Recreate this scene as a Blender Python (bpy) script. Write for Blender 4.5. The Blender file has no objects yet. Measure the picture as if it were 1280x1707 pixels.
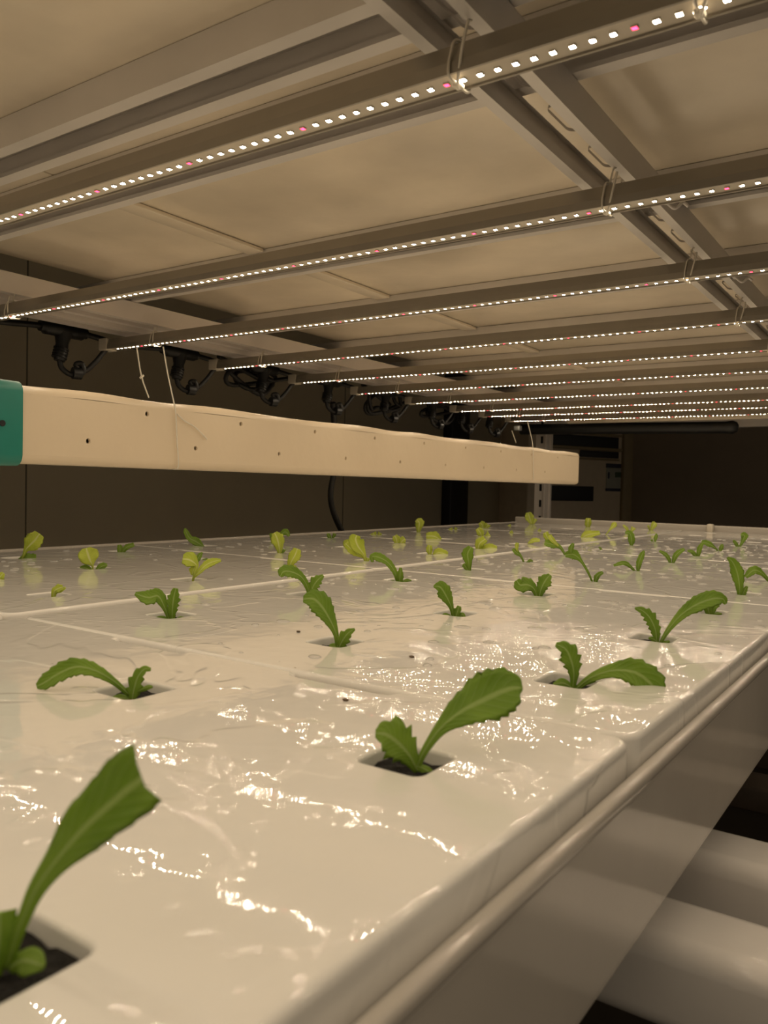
import bpy, bmesh, math, random
import numpy as np
from mathutils import Vector, Matrix
random.seed(7)
scene = bpy.context.scene
COL = scene.collection

# ------------------------------------------------------------------ camera
CAMZ = 0.09665
YAW, PITCH, ROLL, FPX = -0.6040, -0.0332, 0.0234, 1340.0

def cam_axes():
    cy, sy, cp, sp = math.cos(YAW), math.sin(YAW), math.cos(PITCH), math.sin(PITCH)
    f = Vector((sy*cp, cy*cp, sp)); r = Vector((cy, -sy, 0)); u = r.cross(f)
    c, s = math.cos(ROLL), math.sin(ROLL)
    return c*r + s*u, -s*r + c*u, f
RX, RU, RF = cam_axes()
CAM = Vector((0, 0, CAMZ))
cd = bpy.data.cameras.new('camera'); cam = bpy.data.objects.new('camera', cd); COL.objects.link(cam)
M = Matrix((RX, RU, -RF)).transposed().to_4x4(); M.translation = CAM
cam.matrix_world = M
cd.sensor_fit = 'HORIZONTAL'; cd.sensor_width = 36; cd.lens = FPX/1280*36
cd.clip_start = 0.005; cd.clip_end = 50
cd.dof.use_dof = True; cd.dof.focus_distance = 0.75; cd.dof.aperture_fstop = 27
scene.camera = cam

def ray(x, y): return RX*((x-640)/FPX) - RU*((y-853.5)/FPX) + RF
def at_z(x, y, z):
    d = ray(x, y); return CAM + d*((z-CAMZ)/d.z)
def at_x(x, y, X):
    d = ray(x, y); return CAM + d*(X/d.x)
def at_depth(x, y, dep): return CAM + ray(x, y)*dep
def pix(P):
    v = Vector(P)-CAM; z = v.dot(RF)
    return 640+FPX*v.dot(RX)/z, 853.5-FPX*v.dot(RU)/z, z

# ------------------------------------------------------------------ light and exposure
w = bpy.data.worlds.new('world'); scene.world = w; w.use_nodes = True
w.node_tree.nodes['Background'].inputs[0].default_value = (0.9, 0.75, 0.55, 1)
w.node_tree.nodes['Background'].inputs[1].default_value = 0.12
scene.view_settings.view_transform = 'Standard'; scene.view_settings.look = 'None'
scene.view_settings.gamma = 1; scene.view_settings.use_curve_mapping = False
scene.view_settings.exposure = 0.0
LED_POWER = 268.0
LED_COL = (1.0, 0.82, 0.585)
try:
    scene.cycles.sample_clamp_indirect = 6
    scene.cycles.max_bounces = 8
    scene.cycles.diffuse_bounces = 4
    scene.cycles.caustics_reflective = False
    scene.cycles.caustics_refractive = False
    scene.cycles.use_denoising = True
    scene.cycles.use_light_tree = True
except Exception: pass

# ------------------------------------------------------------------ materials
def new_mat(name):
    m = bpy.data.materials.new(name); m.use_nodes = True
    return m, m.node_tree.nodes, m.node_tree.links, m.node_tree.nodes['Principled BSDF']
def noise(n, l, scale, detail=3, vec=None, rough=.5, dist=0):
    t = n.new('ShaderNodeTexNoise'); t.inputs['Scale'].default_value = scale
    t.inputs['Detail'].default_value = detail; t.inputs['Roughness'].default_value = rough
    t.inputs['Distortion'].default_value = dist
    if vec: l.new(vec, t.inputs['Vector'])
    return t.outputs['Fac']
def objco(n): return n.new('ShaderNodeTexCoord').outputs['Object']
def geoco(n): return n.new('ShaderNodeNewGeometry').outputs['Position']
def ramp(n, l, fac, stops):
    r = n.new('ShaderNodeValToRGB'); l.new(fac, r.inputs[0]); e = r.color_ramp.elements
    e[0].position, e[0].color = stops[0][0], (*stops[0][1], 1)
    e[1].position, e[1].color = stops[1][0], (*stops[1][1], 1)
    for p, c in stops[2:]:
        q = e.new(p); q.color = (*c, 1)
    return r.outputs[0]
def mrange(n, l, fac, a, b, c, d, smooth=True):
    m = n.new('ShaderNodeMapRange'); l.new(fac, m.inputs[0])
    for k, v in zip((1, 2, 3, 4), (a, b, c, d)): m.inputs[k].default_value = v
    if smooth: m.interpolation_type = 'SMOOTHSTEP'
    return m.outputs[0]
def math_(n, l, op, a, b=None):
    m = n.new('ShaderNodeMath'); m.operation = op
    for k, v in ((0, a), (1, b)):
        if v is None: continue
        if isinstance(v, (int, float)): m.inputs[k].default_value = v
        else: l.new(v, m.inputs[k])
    return m.outputs[0]
def bump(n, l, h, strength, dist, bs, normal=None):
    b = n.new('ShaderNodeBump'); b.inputs['Strength'].default_value = strength
    b.inputs['Distance'].default_value = dist; l.new(h, b.inputs['Height'])
    if normal: l.new(normal, b.inputs['Normal'])
    if bs: l.new(b.outputs[0], bs.inputs['Normal'])
    return b.outputs[0]
def simple(name, col, rough=.5, metal=0, var=.12, scale=30, bstr=.15, bdist=.0005, spec=.5, coat=0):
    m, n, l, b = new_mat(name)
    c = geoco(n)
    f = noise(n, l, scale, 4, c)
    lo = tuple(x*(1-var) for x in col); hi = tuple(min(1, x*(1+var)) for x in col)
    l.new(ramp(n, l, f, [(.3, lo), (.7, hi)]), b.inputs['Base Color'])
    b.inputs['Roughness'].default_value = rough; b.inputs['Metallic'].default_value = metal
    b.inputs['Specular IOR Level'].default_value = spec; b.inputs['Coat Weight'].default_value = coat
    if bstr: bump(n, l, noise(n, l, scale*4, 3, c), bstr, bdist, b)
    return m

def raft_material():
    m, n, l, b = new_mat('wet_white_raft')
    c = geoco(n)
    # thin film of water lying in pools with raised meniscus edges
    warp = noise(n, l, 9, 3, c, .55, .8)
    pool = mrange(n, l, warp, .50, .515, 0, 1)
    menis = math_(n, l, 'MULTIPLY', mrange(n, l, warp, .488, .508, 0, 1), mrange(n, l, warp, .512, .56, 1, .55))
    # moulded grain running along the tray
    sep = n.new('ShaderNodeSeparateXYZ'); l.new(c, sep.inputs[0])
    rid = math_(n, l, 'SINE', math_(n, l, 'MULTIPLY', sep.outputs[0], 1500))
    ridn = math_(n, l, 'MULTIPLY', rid, math_(n, l, 'SUBTRACT', 1.0, pool))
    fine = noise(n, l, 60, 2, c)
    med = noise(n, l, 26, 2, c)
    # separate drops
    v = n.new('ShaderNodeTexVoronoi'); v.inputs['Scale'].default_value = 75; l.new(c, v.inputs['Vector'])
    v.inputs['Randomness'].default_value = 1
    drop = mrange(n, l, v.outputs['Distance'], .16, .34, 1, 0)
    dm = mrange(n, l, noise(n, l, 5, 2, c), .52, .6, 0, 1)
    far = mrange(n, l, sep.outputs[1], .5, 1.2, .25, 1)
    drop = math_(n, l, 'MULTIPLY', math_(n, l, 'MULTIPLY', drop, dm), far)
    rip = noise(n, l, 34, 1, c, .4, .4)
    rip2 = noise(n, l, 105, 1, c, .4, .2)
    n0 = bump(n, l, med, .12, .0008, b)
    n1 = bump(n, l, menis, .30, .0009, None)
    n2 = bump(n, l, drop, .5, .0010, None, n1)
    n3 = bump(n, l, ridn, .05, .00005, None, n2)
    n4 = bump(n, l, rip2, .30, .00032, None, bump(n, l, rip, .30, .0008, None, n3))
    l.new(n4, b.inputs['Coat Normal']); b.inputs['Coat Weight'].default_value = 1; b.inputs['Coat IOR'].default_value = 1.45
    col = ramp(n, l, noise(n, l, 5, 4, c), [(.3, (.80, .77, .72)), (.7, (.86, .84, .80))])
    # algae and soil specks
    sp = mrange(n, l, noise(n, l, 140, 1, c), .80, .84, 0, 1)
    mx = n.new('ShaderNodeMix'); mx.data_type = 'RGBA'; l.new(sp, mx.inputs[0]); l.new(col, mx.inputs[6]); mx.inputs[7].default_value = (.16, .12, .07, 1)
    l.new(mx.outputs[2], b.inputs['Base Color'])
    wet = math_(n, l, 'MAXIMUM', pool, drop)
    l.new(mrange(n, l, wet, 0, 1, .035, .012, False), b.inputs['Coat Roughness']); b.inputs['Roughness'].default_value = .35
    b.inputs['Specular IOR Level'].default_value = .2
    return m

def leaf_material(name, c1, c2, rib):
    m, n, l, b = new_mat(name)
    uv = n.new('ShaderNodeTexCoord').outputs['UV']
    sep = n.new('ShaderNodeSeparateXYZ'); l.new(uv, sep.inputs[0])
    d = math_(n, l, 'ABSOLUTE', math_(n, l, 'SUBTRACT', sep.outputs[0], .5))
    mid = mrange(n, l, d, .02, .08, 1, 0)
    # side veins run forward from the midrib
    vv = math_(n, l, 'SINE', math_(n, l, 'MULTIPLY', math_(n, l, 'SUBTRACT', sep.outputs[1], math_(n, l, 'MULTIPLY', d, .45)), 70))
    vein = mrange(n, l, vv, .8, 1, 0, .2)
    base = ramp(n, l, noise(n, l, 60, 4, geoco(n)), [(.3, c1), (.7, c2)])
    mx = n.new('ShaderNodeMix'); mx.data_type = 'RGBA'
    l.new(math_(n, l, 'MAXIMUM', mid, vein), mx.inputs[0]); l.new(base, mx.inputs[6]); mx.inputs[7].default_value = (*rib, 1)
    l.new(mx.outputs[2], b.inputs['Base Color'])
    b.inputs['Roughness'].default_value = .42
    bump(n, l, math_(n, l, 'ADD', math_(n, l, 'MULTIPLY', vv, .3), noise(n, l, 220, 2, geoco(n))), .3, .0006, b)
    tr = n.new('ShaderNodeBsdfTranslucent'); l.new(mx.outputs[2], tr.inputs[0])
    ms = n.new('ShaderNodeMixShader'); ms.inputs[0].default_value = .45
    l.new(b.outputs[0], ms.inputs[1]); l.new(tr.outputs[0], ms.inputs[2])
    l.new(ms.outputs[0], n['Material Output'].inputs[0])
    return m

def emit(name, col, s):
    m, n, l, b = new_mat(name)
    b.inputs['Base Color'].default_value = (*col, 1)
    b.inputs['Emission Color'].default_value = (*col, 1); b.inputs['Emission Strength'].default_value = s
    return m

MT = dict(
    raft=raft_material(),
    tray=simple('glossy_white_tray', (.53, .49, .44), .10, var=.05, scale=8, bstr=.12, bdist=.001),
    board=simple('beige_board', (.80, .71, .57), .18, var=.13, scale=8, bstr=.12, bdist=.002),
    steel=simple('grey_painted_steel', (.70, .66, .62), .38, 0, var=.06, scale=14),
    white_steel=simple('white_painted_steel', (.76, .70, .65), .35, 0, var=.04, scale=10),
    alu=simple('pale_strip_aluminium', (.34, .31, .26), .32, .4, var=.04),
    pcb=simple('white_circuit_strip', (.62, .56, .46), .4, var=.03),
    cap=simple('cream_end_cap', (.62, .56, .46), .45, var=.04),
    gutter=simple('cream_gutter_plastic', (.74, .62, .46), .30, var=.03, scale=6, bstr=.3, bdist=.003),
    teal=simple('teal_plastic', (.010, .20, .16), .4, var=.05),
    dark_in=simple('gutter_inside_shade', (.5, .45, .38), .6),
    black=simple('black_plastic', (.012, .012, .012), .4, var=.2),
    rubber=simple('black_cable_rubber', (.012, .011, .01), .5, var=.2),
    tie=simple('clear_nylon_tie', (.75, .70, .6), .25, var=.03),
    wall=simple('olive_wall_panel', (.45, .39, .28), .6, var=.06, scale=3),
    wall2=simple('brown_back_wall', (.56, .45, .34), .6, var=.08, scale=3),
    seam=simple('dark_seam', (.10, .09, .065), .8),
    floor=simple('dark_floor', (.05, .04, .03), .6, var=.2, scale=6),
    roof=simple('dark_room_ceiling', (.05, .045, .035), .8),
    sponge=simple('black_sponge', (.010, .008, .006), .9, var=.5, scale=300, bstr=.8, bdist=.002),
    pipe=simple('glossy_white_channel', (.88, .84, .80), .10, coat=1, var=.04, scale=9, bstr=.25, bdist=.002),
    ac=simple('beige_appliance_shell', (.72, .60, .45), .45, var=.04),
    ac_side=simple('brown_appliance_side', (.34, .26, .14), .5, var=.05),
    dark=simple('dark_slot_plastic', (.008, .008, .010), .45),
    paper=simple('pale_label_paper', (.40, .40, .34), .6, var=.03),
    ink=simple('blue_black_ink', (.02, .025, .06), .5),
    green_ink=simple('green_ink', (.05, .09, .04), .5),
    soil=simple('brown_soil_crumb', (.12, .08, .045), .8, var=.3, scale=300),
    wood=simple('dark_brown_slat', (.07, .05, .035), .5, var=.2),
    leaf=leaf_material('green_leaf', (.21, .36, .03), (.30, .46, .05), (.45, .58, .18)),
    leaf_y=leaf_material('yellow_green_leaf', (.52, .62, .06), (.66, .74, .12), (.80, .84, .40)),
    led=emit('warm_white_led', LED_COL, LED_POWER),
    red=emit('red_led', (1.0, .02, .06), 13.0),
    silver=simple('silver_connector', (.4, .4, .38), .35, .6),
)

# ------------------------------------------------------------------ mesh helpers
def mesh_ob(name, verts, faces, mats, parent=None, smooth=False, fm=None, uvs=None):
    me = bpy.data.meshes.new(name); me.from_pydata([tuple(v) for v in verts], [], faces)
    if not isinstance(mats, (list, tuple)): mats = [mats]
    for m in mats: me.materials.append(MT[m] if isinstance(m, str) else m)
    if fm: me.polygons.foreach_set('material_index', fm)
    if smooth is True: me.polygons.foreach_set('use_smooth', [True]*len(faces))
    elif smooth: me.polygons.foreach_set('use_smooth', smooth)
    if uvs:
        ul = me.uv_layers.new(name='uv')
        for i, lp in enumerate(me.loops): ul.data[i].uv = uvs[lp.vertex_index]
    me.update()
    o = bpy.data.objects.new(name, me); COL.objects.link(o)
    if parent: o.parent = parent
    return o
def fix_normals(o):
    bm = bmesh.new(); bm.from_mesh(o.data); bmesh.ops.recalc_face_normals(bm, faces=bm.faces); bm.to_mesh(o.data); bm.free()
    return o
def thing(name, label, cat, loc=(0, 0, 0), group=None, rz=0):
    o = bpy.data.objects.new(name, None); COL.objects.link(o); o.location = loc; o.rotation_euler.z = rz
    o.empty_display_size = .02
    return tag(o, label, cat, group)
def tag(o, label, cat, group=None):
    o['label'] = label; o['category'] = cat
    if group: o['group'] = group
    return o
def struct(o): o['kind'] = 'structure'; return o
class MB:
    def __init__(s): s.v = []; s.f = []; s.s = []; s.m = []
    def add(s, v, f, smooth=False, mi=0):
        k = len(s.v); s.v += [tuple(p) for p in v]
        for q in f: s.f.append([i+k for i in q]); s.s.append(smooth); s.m.append(mi)
        return s
    def box(s, a, b, mi=0):
        x0, y0, z0 = a; x1, y1, z1 = b
        return s.add([(x0,y0,z0),(x1,y0,z0),(x1,y1,z0),(x0,y1,z0),(x0,y0,z1),(x1,y0,z1),(x1,y1,z1),(x0,y1,z1)],
                     [(3,2,1,0),(4,5,6,7),(0,1,5,4),(1,2,6,5),(2,3,7,6),(3,0,4,7)], False, mi)
    def rbox(s, a, b, r=.002, mi=0, seg=3):
        # box with every edge rounded
        bm = bmesh.new(); bmesh.ops.create_cube(bm, size=1)
        sx, sy, sz = (b[i]-a[i] for i in range(3)); c = [(b[i]+a[i])/2 for i in range(3)]
        for v in bm.verts: v.co = (v.co.x*sx+c[0], v.co.y*sy+c[1], v.co.z*sz+c[2])
        bmesh.ops.bevel(bm, geom=bm.edges[:], offset=min(r, .45*min(abs(sx), abs(sy), abs(sz))), segments=seg, affect='EDGES', profile=.5)
        bm.verts.index_update()
        s.add([tuple(v.co) for v in bm.verts], [[v.index for v in f.verts] for f in bm.faces], True, mi); bm.free(); return s
    def prism(s, prof, axis, a, b, mi=0, smooth=False, caps=True):
        # closed 2-D outline pushed along an axis; prof in the two other coordinates
        n = len(prof); V = []
        for t in (a, b):
            for p, q in prof: V.append((t, p, q) if axis == 'x' else (p, t, q) if axis == 'y' else (p, q, t))
        F = [(i, (i+1) % n, n+(i+1) % n, n+i) for i in range(n)]
        s.add(V, F, smooth, mi)
        if caps: s.add(V[:n], [list(range(n))], False, mi); s.add(V[n:], [list(range(n))], False, mi)
        return s
    def tube(s, pts, r, n=10, mi=0, caps=True):
        pts = [Vector(p) for p in pts]; V = []; m = len(pts)
        rs = r if isinstance(r, (list, tuple)) else [r]*m
        up = None
        for i, p in enumerate(pts):
            t = (pts[min(i+1, m-1)]-pts[max(i-1, 0)]).normalized()
            if up is None:
                up = Vector((0, 0, 1)) if abs(t.z) < .9 else Vector((1, 0, 0))
            a = up - t*up.dot(t)
            a = a.normalized() if a.length > 1e-6 else t.orthogonal().normalized()
            up = a; b = t.cross(a)
            for k in range(n):
                th = 2*math.pi*k/n; V.append(p+(a*math.cos(th)+b*math.sin(th))*rs[i])
        F = [(i*n+k, i*n+(k+1) % n, (i+1)*n+(k+1) % n, (i+1)*n+k) for i in range(m-1) for k in range(n)]
        s.add(V, F, True, mi)
        if caps: s.add(V[:n], [list(range(n))], False, mi); s.add(V[-n:], [list(range(n))], False, mi)
        return s
    def build(s, name, mats, parent=None):
        o = mesh_ob(name, s.v, s.f, mats, parent, s.s, s.m); return fix_normals(o)
def spline(pts, k=8):
    # Catmull-Rom through points of any dimension
    P = [np.array(p, float) for p in pts]; P = [2*P[0]-P[1]]+P+[2*P[-1]-P[-2]]; out = []
    for i in range(1, len(P)-2):
        for j in range(k):
            t = j/k; a, b, c, d = P[i-1], P[i], P[i+1], P[i+2]
            out.append(.5*((2*b)+(-a+c)*t+(2*a-5*b+4*c-d)*t*t+(-a+3*b-3*c+d)*t**3))
    out.append(P[-2]); return out
def rrect(x0, y0, x1, y1, r, seg=5):
    out = []
    for cx, cy, a in ((x1-r, y0+r, -90), (x1-r, y1-r, 0), (x0+r, y1-r, 90), (x0+r, y0+r, 180)):
        for k in range(seg+1):
            t = math.radians(a+90*k/seg); out.append((cx+r*math.cos(t), cy+r*math.sin(t)))
    return out          # counter-clockwise
def offset(loop, d):
    # positive d shrinks a counter-clockwise loop
    n = len(loop); out = []
    for i in range(n):
        p, q, r = (Vector(loop[(i+k) % n]) for k in (-1, 0, 1))
        e1 = (q-p); e2 = (r-q)
        if e1.length < 1e-9: e1 = e2
        if e2.length < 1e-9: e2 = e1
        n1 = Vector((-e1.y, e1.x)).normalized(); n2 = Vector((-e2.y, e2.x)).normalized()
        m = n1+n2; m = m/max(.35, m.dot(n1)) if m.length > 1e-6 else n1
        out.append(tuple(q+m*d))
    return out
def plate(name, outer, holes, prof_out, prof_in, mats, to3, parent=None):
    """A plate with rounded outer edge and rounded holes. prof = [(inset, depth)...] from the flat face outward."""
    bm = bmesh.new(); edges = []; loops = []
    for lp, prof, sgn in [(outer, prof_out, 1)]+[(h, prof_in, -1) for h in holes]:
        first = offset(lp, sgn*prof[0][0])
        vs = [bm.verts.new((*p, -prof[0][1])) for p in first]
        for i in range(len(vs)): edges.append(bm.edges.new((vs[i], vs[(i+1) % len(vs)])))
        loops.append((lp, prof, sgn, vs))
    res = bmesh.ops.triangle_fill(bm, use_beauty=True, use_dissolve=False, edges=edges)
    for lp, prof, sgn, vs in loops:
        prev = vs
        for ins, dep in prof[1:]:
            cur = [bm.verts.new((*p, -dep)) for p in offset(lp, sgn*ins)]
            for i in range(len(cur)):
                j = (i+1) % len(cur)
                f = bm.faces.new((prev[i], prev[j], cur[j], cur[i])); f.smooth = True
            prev = cur
    bmesh.ops.recalc_face_normals(bm, faces=bm.faces)
    # the flat face must look up (+z before mapping)
    s = sum(f.normal.z*f.calc_area() for f in bm.faces)
    if s < 0: bmesh.ops.reverse_faces(bm, faces=bm.faces)
    for v in bm.verts: v.co = to3(*v.co)
    me = bpy.data.meshes.new(name); bm.to_mesh(me); bm.free()
    me.materials.append(MT[mats]); o = bpy.data.objects.new(name, me); COL.objects.link(o)
    if parent: o.parent = parent
    return o
ORD = ['first', 'second', 'third', 'fourth', 'fifth', 'sixth', 'seventh', 'eighth', 'ninth', 'tenth', 'eleventh', 'twelfth', 'thirteenth', 'fourteenth', 'fifteenth']

# ------------------------------------------------------------------ the room
FLZ, RFZ = -.95, 1.35
struct(MB().box((-1.8, -1.6, FLZ-.05), (2.6, 5.2, FLZ)).build('floor', 'floor'))
struct(MB().box((-1.8, -1.6, RFZ), (2.6, 5.2, RFZ+.05)).build('ceiling', 'roof'))
wl = MB().box((-1.78, -1.6, FLZ), (-1.70, 5.2, RFZ))
struct(wl.build('wall_left', 'wall'))
for k, y in enumerate((1.036, 2.211)):
    struct(MB().box((-1.70, y-.0013, FLZ), (-1.6988, y+.0013, RFZ)).build('trim_%d' % (k+1), 'seam'))
struct(MB().box((-1.70, 4.9, FLZ), (2.6, 5.0, RFZ)).build('wall_back', 'wall2'))
# dark tall door leaf and frame on the left wall, far end
t = struct(MB().rbox((-1.70, 2.88, FLZ), (-1.655, 3.03, RFZ-.25), .004).build('door_1', 'dark'))
t = struct(MB().rbox((-1.70, 3.52, FLZ), (-1.655, 3.72, RFZ-.25), .004).build('door_2', 'dark'))

# ------------------------------------------------------------------ rafts
PITCH_H = .15; HX0, HY0 = -.1522, .0884
def hole_xy(i, j): return HX0-PITCH_H*i, HY0+PITCH_H*j
def raft_outline(x0, y0, x1, y1):
    # rounded rectangle with two finger notches in the far edge
    r = .009; P = []
    def arc(cx, cy, a0, a1, rr, n=5):
        for k in range(n+1):
            t = math.radians(a0+(a1-a0)*k/n); P.append((cx+rr*math.cos(t), cy+rr*math.sin(t)))
    arc(x1-r, y0+r, -90, 0, r); arc(x1-r, y1-r, 0, 90, r)
    xs = sorted([x0+(x1-x0)*k/3 for k in (1, 2)], reverse=True)
    for xm in xs:
        hw, dp, q = .030, .007, .0035
        P.append((xm+hw+q, y1)); P.append((xm+hw+q*.3, y1-q*.3)); P.append((xm+hw, y1-q)); P.append((xm+hw-.3*q, y1-dp+.3*q)); P.append((xm+hw-q*1.4, y1-dp))
        P.append((xm, y1-dp))
        P.append((xm-hw+q*1.4, y1-dp)); P.append((xm-hw+.3*q, y1-dp+.3*q)); P.append((xm-hw, y1-q)); P.append((xm-hw-q*.3, y1-q*.3)); P.append((xm-hw-q, y1))
    arc(x0+r, y1-r, 90, 180, r); arc(x0+r, y0+r, 180, 270, r)
    return P
def qprof(r, depth, n=4):
    return [(r*(1-math.sin(math.radians(90*k/n))), r*(1-math.cos(math.radians(90*k/n)))) for k in range(n+1)]+[(0, depth)]
GAPX = .007
side_word = ['right', 'left']
for a in range(2):
    for b in range(-1, 5):
        xr = HX0+.0575 if a == 0 else HX0-.375-GAPX
        xl = HX0-.375+GAPX if a == 0 else HX0-.75-.078
        y0 = HY0-.225+.45*b+.0004; y1 = y0+.45-.0008
        hs = []
        for i in range(3*a, 3*a+3):
            for j in range(3*b-1, 3*b+2):
                hx, hy = hole_xy(i, j); hs.append(rrect(hx-.0130, hy-.0130, hx+.0130, hy+.0130, .0034, 4))
        o = plate('planting_raft', raft_outline(xl, y0, xr, y1), hs, qprof(.0028, .022), qprof(.0016, .020, 3), 'raft', lambda x, y, z: (x, y, z))
        place = ['nearest in the picture', 'second nearest in the picture', 'third nearest in the picture', 'fourth nearest in the picture', 'farthest in the picture'][b] if b >= 0 else 'behind the camera'
        tag(o, 'wet white planting raft with square holes, %s half of tray, %s' % (side_word[a], place), 'planting raft', 'white planting rafts floating side by side')

# ------------------------------------------------------------------ the tray
TXL, TXR, TY0, TY1 = -1.012, -.0875, -.62, 2.145
tr = thing('grow_tray', 'long glossy white hydroponic tray carrying the planting rafts', 'tray', (TXR, TY0, -.056))
def tr_build(mb, name, mat='tray'):
    o = mb.build(name, mat, tr); o.matrix_parent_inverse = Matrix.Translation(-Vector(tr.location)); return o
RZ = -.0105
mb = MB()   # basin floor and four walls as one shell
mb.box((TXL+.004, TY0+.004, -.076), (TXR-.002, TY1-.004, -.070))
tr_build(mb, 'basin_floor')
def rim_prof(xa, xb, z0, z1, r=.003):
    return rrect(xa, z0, xb, z1, r, 4)
tr_build(MB().prism(rim_prof(TXR-.0056, TXR, RZ-.006, RZ, .0022), 'y', TY0, TY1, smooth=True), 'rim')
tr_build(MB().prism(rim_prof(TXR-.0048, TXR-.0012, -.074, RZ-.0055, .001), 'y', TY0, TY1), 'side_wall')
tr_build(MB().prism(rim_prof(TXL, TXL+.0095, -.010, .001, .003), 'y', TY0, TY1, smooth=True), 'rim')
tr_build(MB().prism(rim_prof(TXL+.002, TXL+.006, -.074, -.009, .001), 'y', TY0, TY1), 'side_wall')
tr_build(MB().prism([(TY1-.014, -.02), (TY1, -.02), (TY1, .012), (TY1-.003, .015), (TY1-.011, .015), (TY1-.014, .012)], 'x', TXL+.004, TXR-.004, smooth=False), 'end_wall')
tr_build(MB().prism([(TY1-.010, -.072), (TY1-.006, -.072), (TY1-.006, -.02), (TY1-.010, -.02)], 'x', TXL+.004, TXR-.004), 'end_wall')
# divider rib that carries the inner edges of the rafts
xm = HX0-.375
tr_build(MB().prism(rim_prof(xm-.0022, xm+.0022, -.0705, -.0035, .0018), 'y', TY0+.01, TY1-.016, smooth=True), 'divider')
tr_build(MB().rbox((-.478, TY1-.029, -.004), (-.462, TY1-.0135, .019), .004), 'overflow_fitting', 'cap')

# ------------------------------------------------------------------ rack frame
CZ0, CZ1 = .330, .351
rk = thing('rack_frame', 'grey steel channel rack frame above and around the white tray', 'rack', (-1.03, 2.38, FLZ))
def rk_build(mb, name, mat='steel', label=None):
    o = mb.build(name, mat, rk); o.matrix_parent_inverse = Matrix.Translation(-Vector(rk.location))
    if label: o['label'] = label
    return o
def c_prof(c, z0, z1, w=.041, th=.0022, lip=.0098, hook=.003):
    # open-bottomed lipped channel, outline in (across, z)
    a, b = c-w/2, c+w/2
    return [(a, z1), (a, z0), (a+lip, z0), (a+lip, z0+hook), (a+lip-th, z0+hook), (a+lip-th, z0+th), (a+th, z0+th), (a+th, z1-th),
            (b-th, z1-th), (b-th, z0+th), (b-lip+th, z0+th), (b-lip+th, z0+hook), (b-lip, z0+hook), (b-lip, z0), (b, z0), (b, z1)]
YCX = -.1970; YZ0, YZ1 = .3085, .3290
beamsY = [-.32, -.12, .08, .340, .4235, .672, .916, 1.160, 1.404, 1.648, 1.892, 2.125]
for k, y in enumerate(beamsY):
    rk_build(MB().prism(c_prof(y, CZ0, CZ1), 'x', -.960, .44), 'cross_beam')
# slotted channel: side walls + lips + a back web with oblong slots
mb = MB()
a, b = YCX-.0188, YCX+.0188
for s in (0, 1):
    q = [(a, YZ1), (a, YZ0), (a+.0095, YZ0), (a+.0095, YZ0+.007), (a+.0073, YZ0+.007), (a+.0073, YZ0+.0022), (a+.0022, YZ0+.0022), (a+.0022, YZ1)]
    q = [(a+(x-a)*.75 if x-a > .003 else x, z) for x, z in q]
    if s: q = [(2*YCX-x, z) for x, z in q]
    mb.prism(q, 'y', -.58, 2.28)
rk_build(mb, 'channel_wall', 'steel')
slots = []
y = -.562
while y < 2.2:
    slots.append(rrect(YCX-.0082, y, YCX+.0082, y+.040, .006, 4)); y += .068
o = plate('slotted_web', [(a+.0022, -.58), (b-.0022, -.58), (b-.0022, 2.28), (a+.0022, 2.28)], slots, [(0, 0), (0, .002)], [(0, 0), (0, .002)], 'steel',
          lambda x, y, z: (x, y, YZ1-.0025-z), rk)
o.matrix_parent_inverse = Matrix.Translation(-Vector(rk.location))
# left perimeter: two struts side by side, lips down
for c, zz in ((-.9005, .306), (-.9455, .300)):
    rk_build(MB().prism(c_prof(c, zz, .3295, .041, .0022, .011, .007), 'y', -.58, 2.30), 'side_beam', 'white_steel', 'white painted double side beam')
rk_build(MB().prism(c_prof(.40+.0215, .306, .3295), 'y', -.58, 2.30), 'side_beam', 'white_steel')
# posts with punched holes on their faces
def post(cx, cy, top=.306):
    m = MB(); pw = .020
    m.prism([(p+cx, q+cy) for p, q in [(-pw, -pw), (pw, -pw), (pw, -.008), (pw-.006, -.008), (pw-.006, .008), (pw, .008), (pw, pw), (.008, pw), (.008, pw-.005), (-.008, pw-.005), (-.008, pw), (-pw, pw)]], 'z', FLZ, top)
    z = FLZ+.04
    for k in range(int((top-FLZ)/.05)):
        m.box((cx-.004, cy-pw-.0004, z), (cx+.004, cy-pw+.0002, z+.022), 1); z += .05
    m.box((cx+pw-.001, cy-.026-.012, FLZ), (cx+pw+.002, cy-.020, top))
    o = m.build('post', ['white_steel', 'dark'], rk); o.matrix_parent_inverse = Matrix.Translation(-Vector(rk.location))
for x, y in ((-1.035, 2.385), (-1.035, -.52), (.445, 2.385), (.445, -.52)): post(x, y)
# bearers linking posts to the side beams, and carrying the tray
for y in (-.52, 2.385):
    rk_build(MB().box((-1.035, y-.015, .280), (.445, y+.015, .3055)), 'end_beam', 'white_steel')
for y in (-.50, 2.355):
    rk_build(MB().box((-1.035, y-.02, -.10), (.445, y+.02, -.0765)), 'tray_bearer', 'steel')
rk_build(MB().box((-1.055, -.52, -.10), (-1.02, 2.385, -.0770)), 'tray_bearer', 'steel')
# small hook screws on the right flank of the slotted channel
for y in (.612, .860):
    m = MB(); x = YCX+.0188
    m.rbox((x, y-.005, YZ0+.002), (x+.004, y+.005, YZ0+.010), .001)
    m.tube(spline([(x+.002, y+.002, YZ0+.004), (x+.008, y+.006, YZ0-.001), (x+.013, y+.008, YZ0+.003), (x+.016, y+.012, YZ0+.001)], 5), .0012, 8)
    rk_build(m, 'hook_screw')

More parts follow.
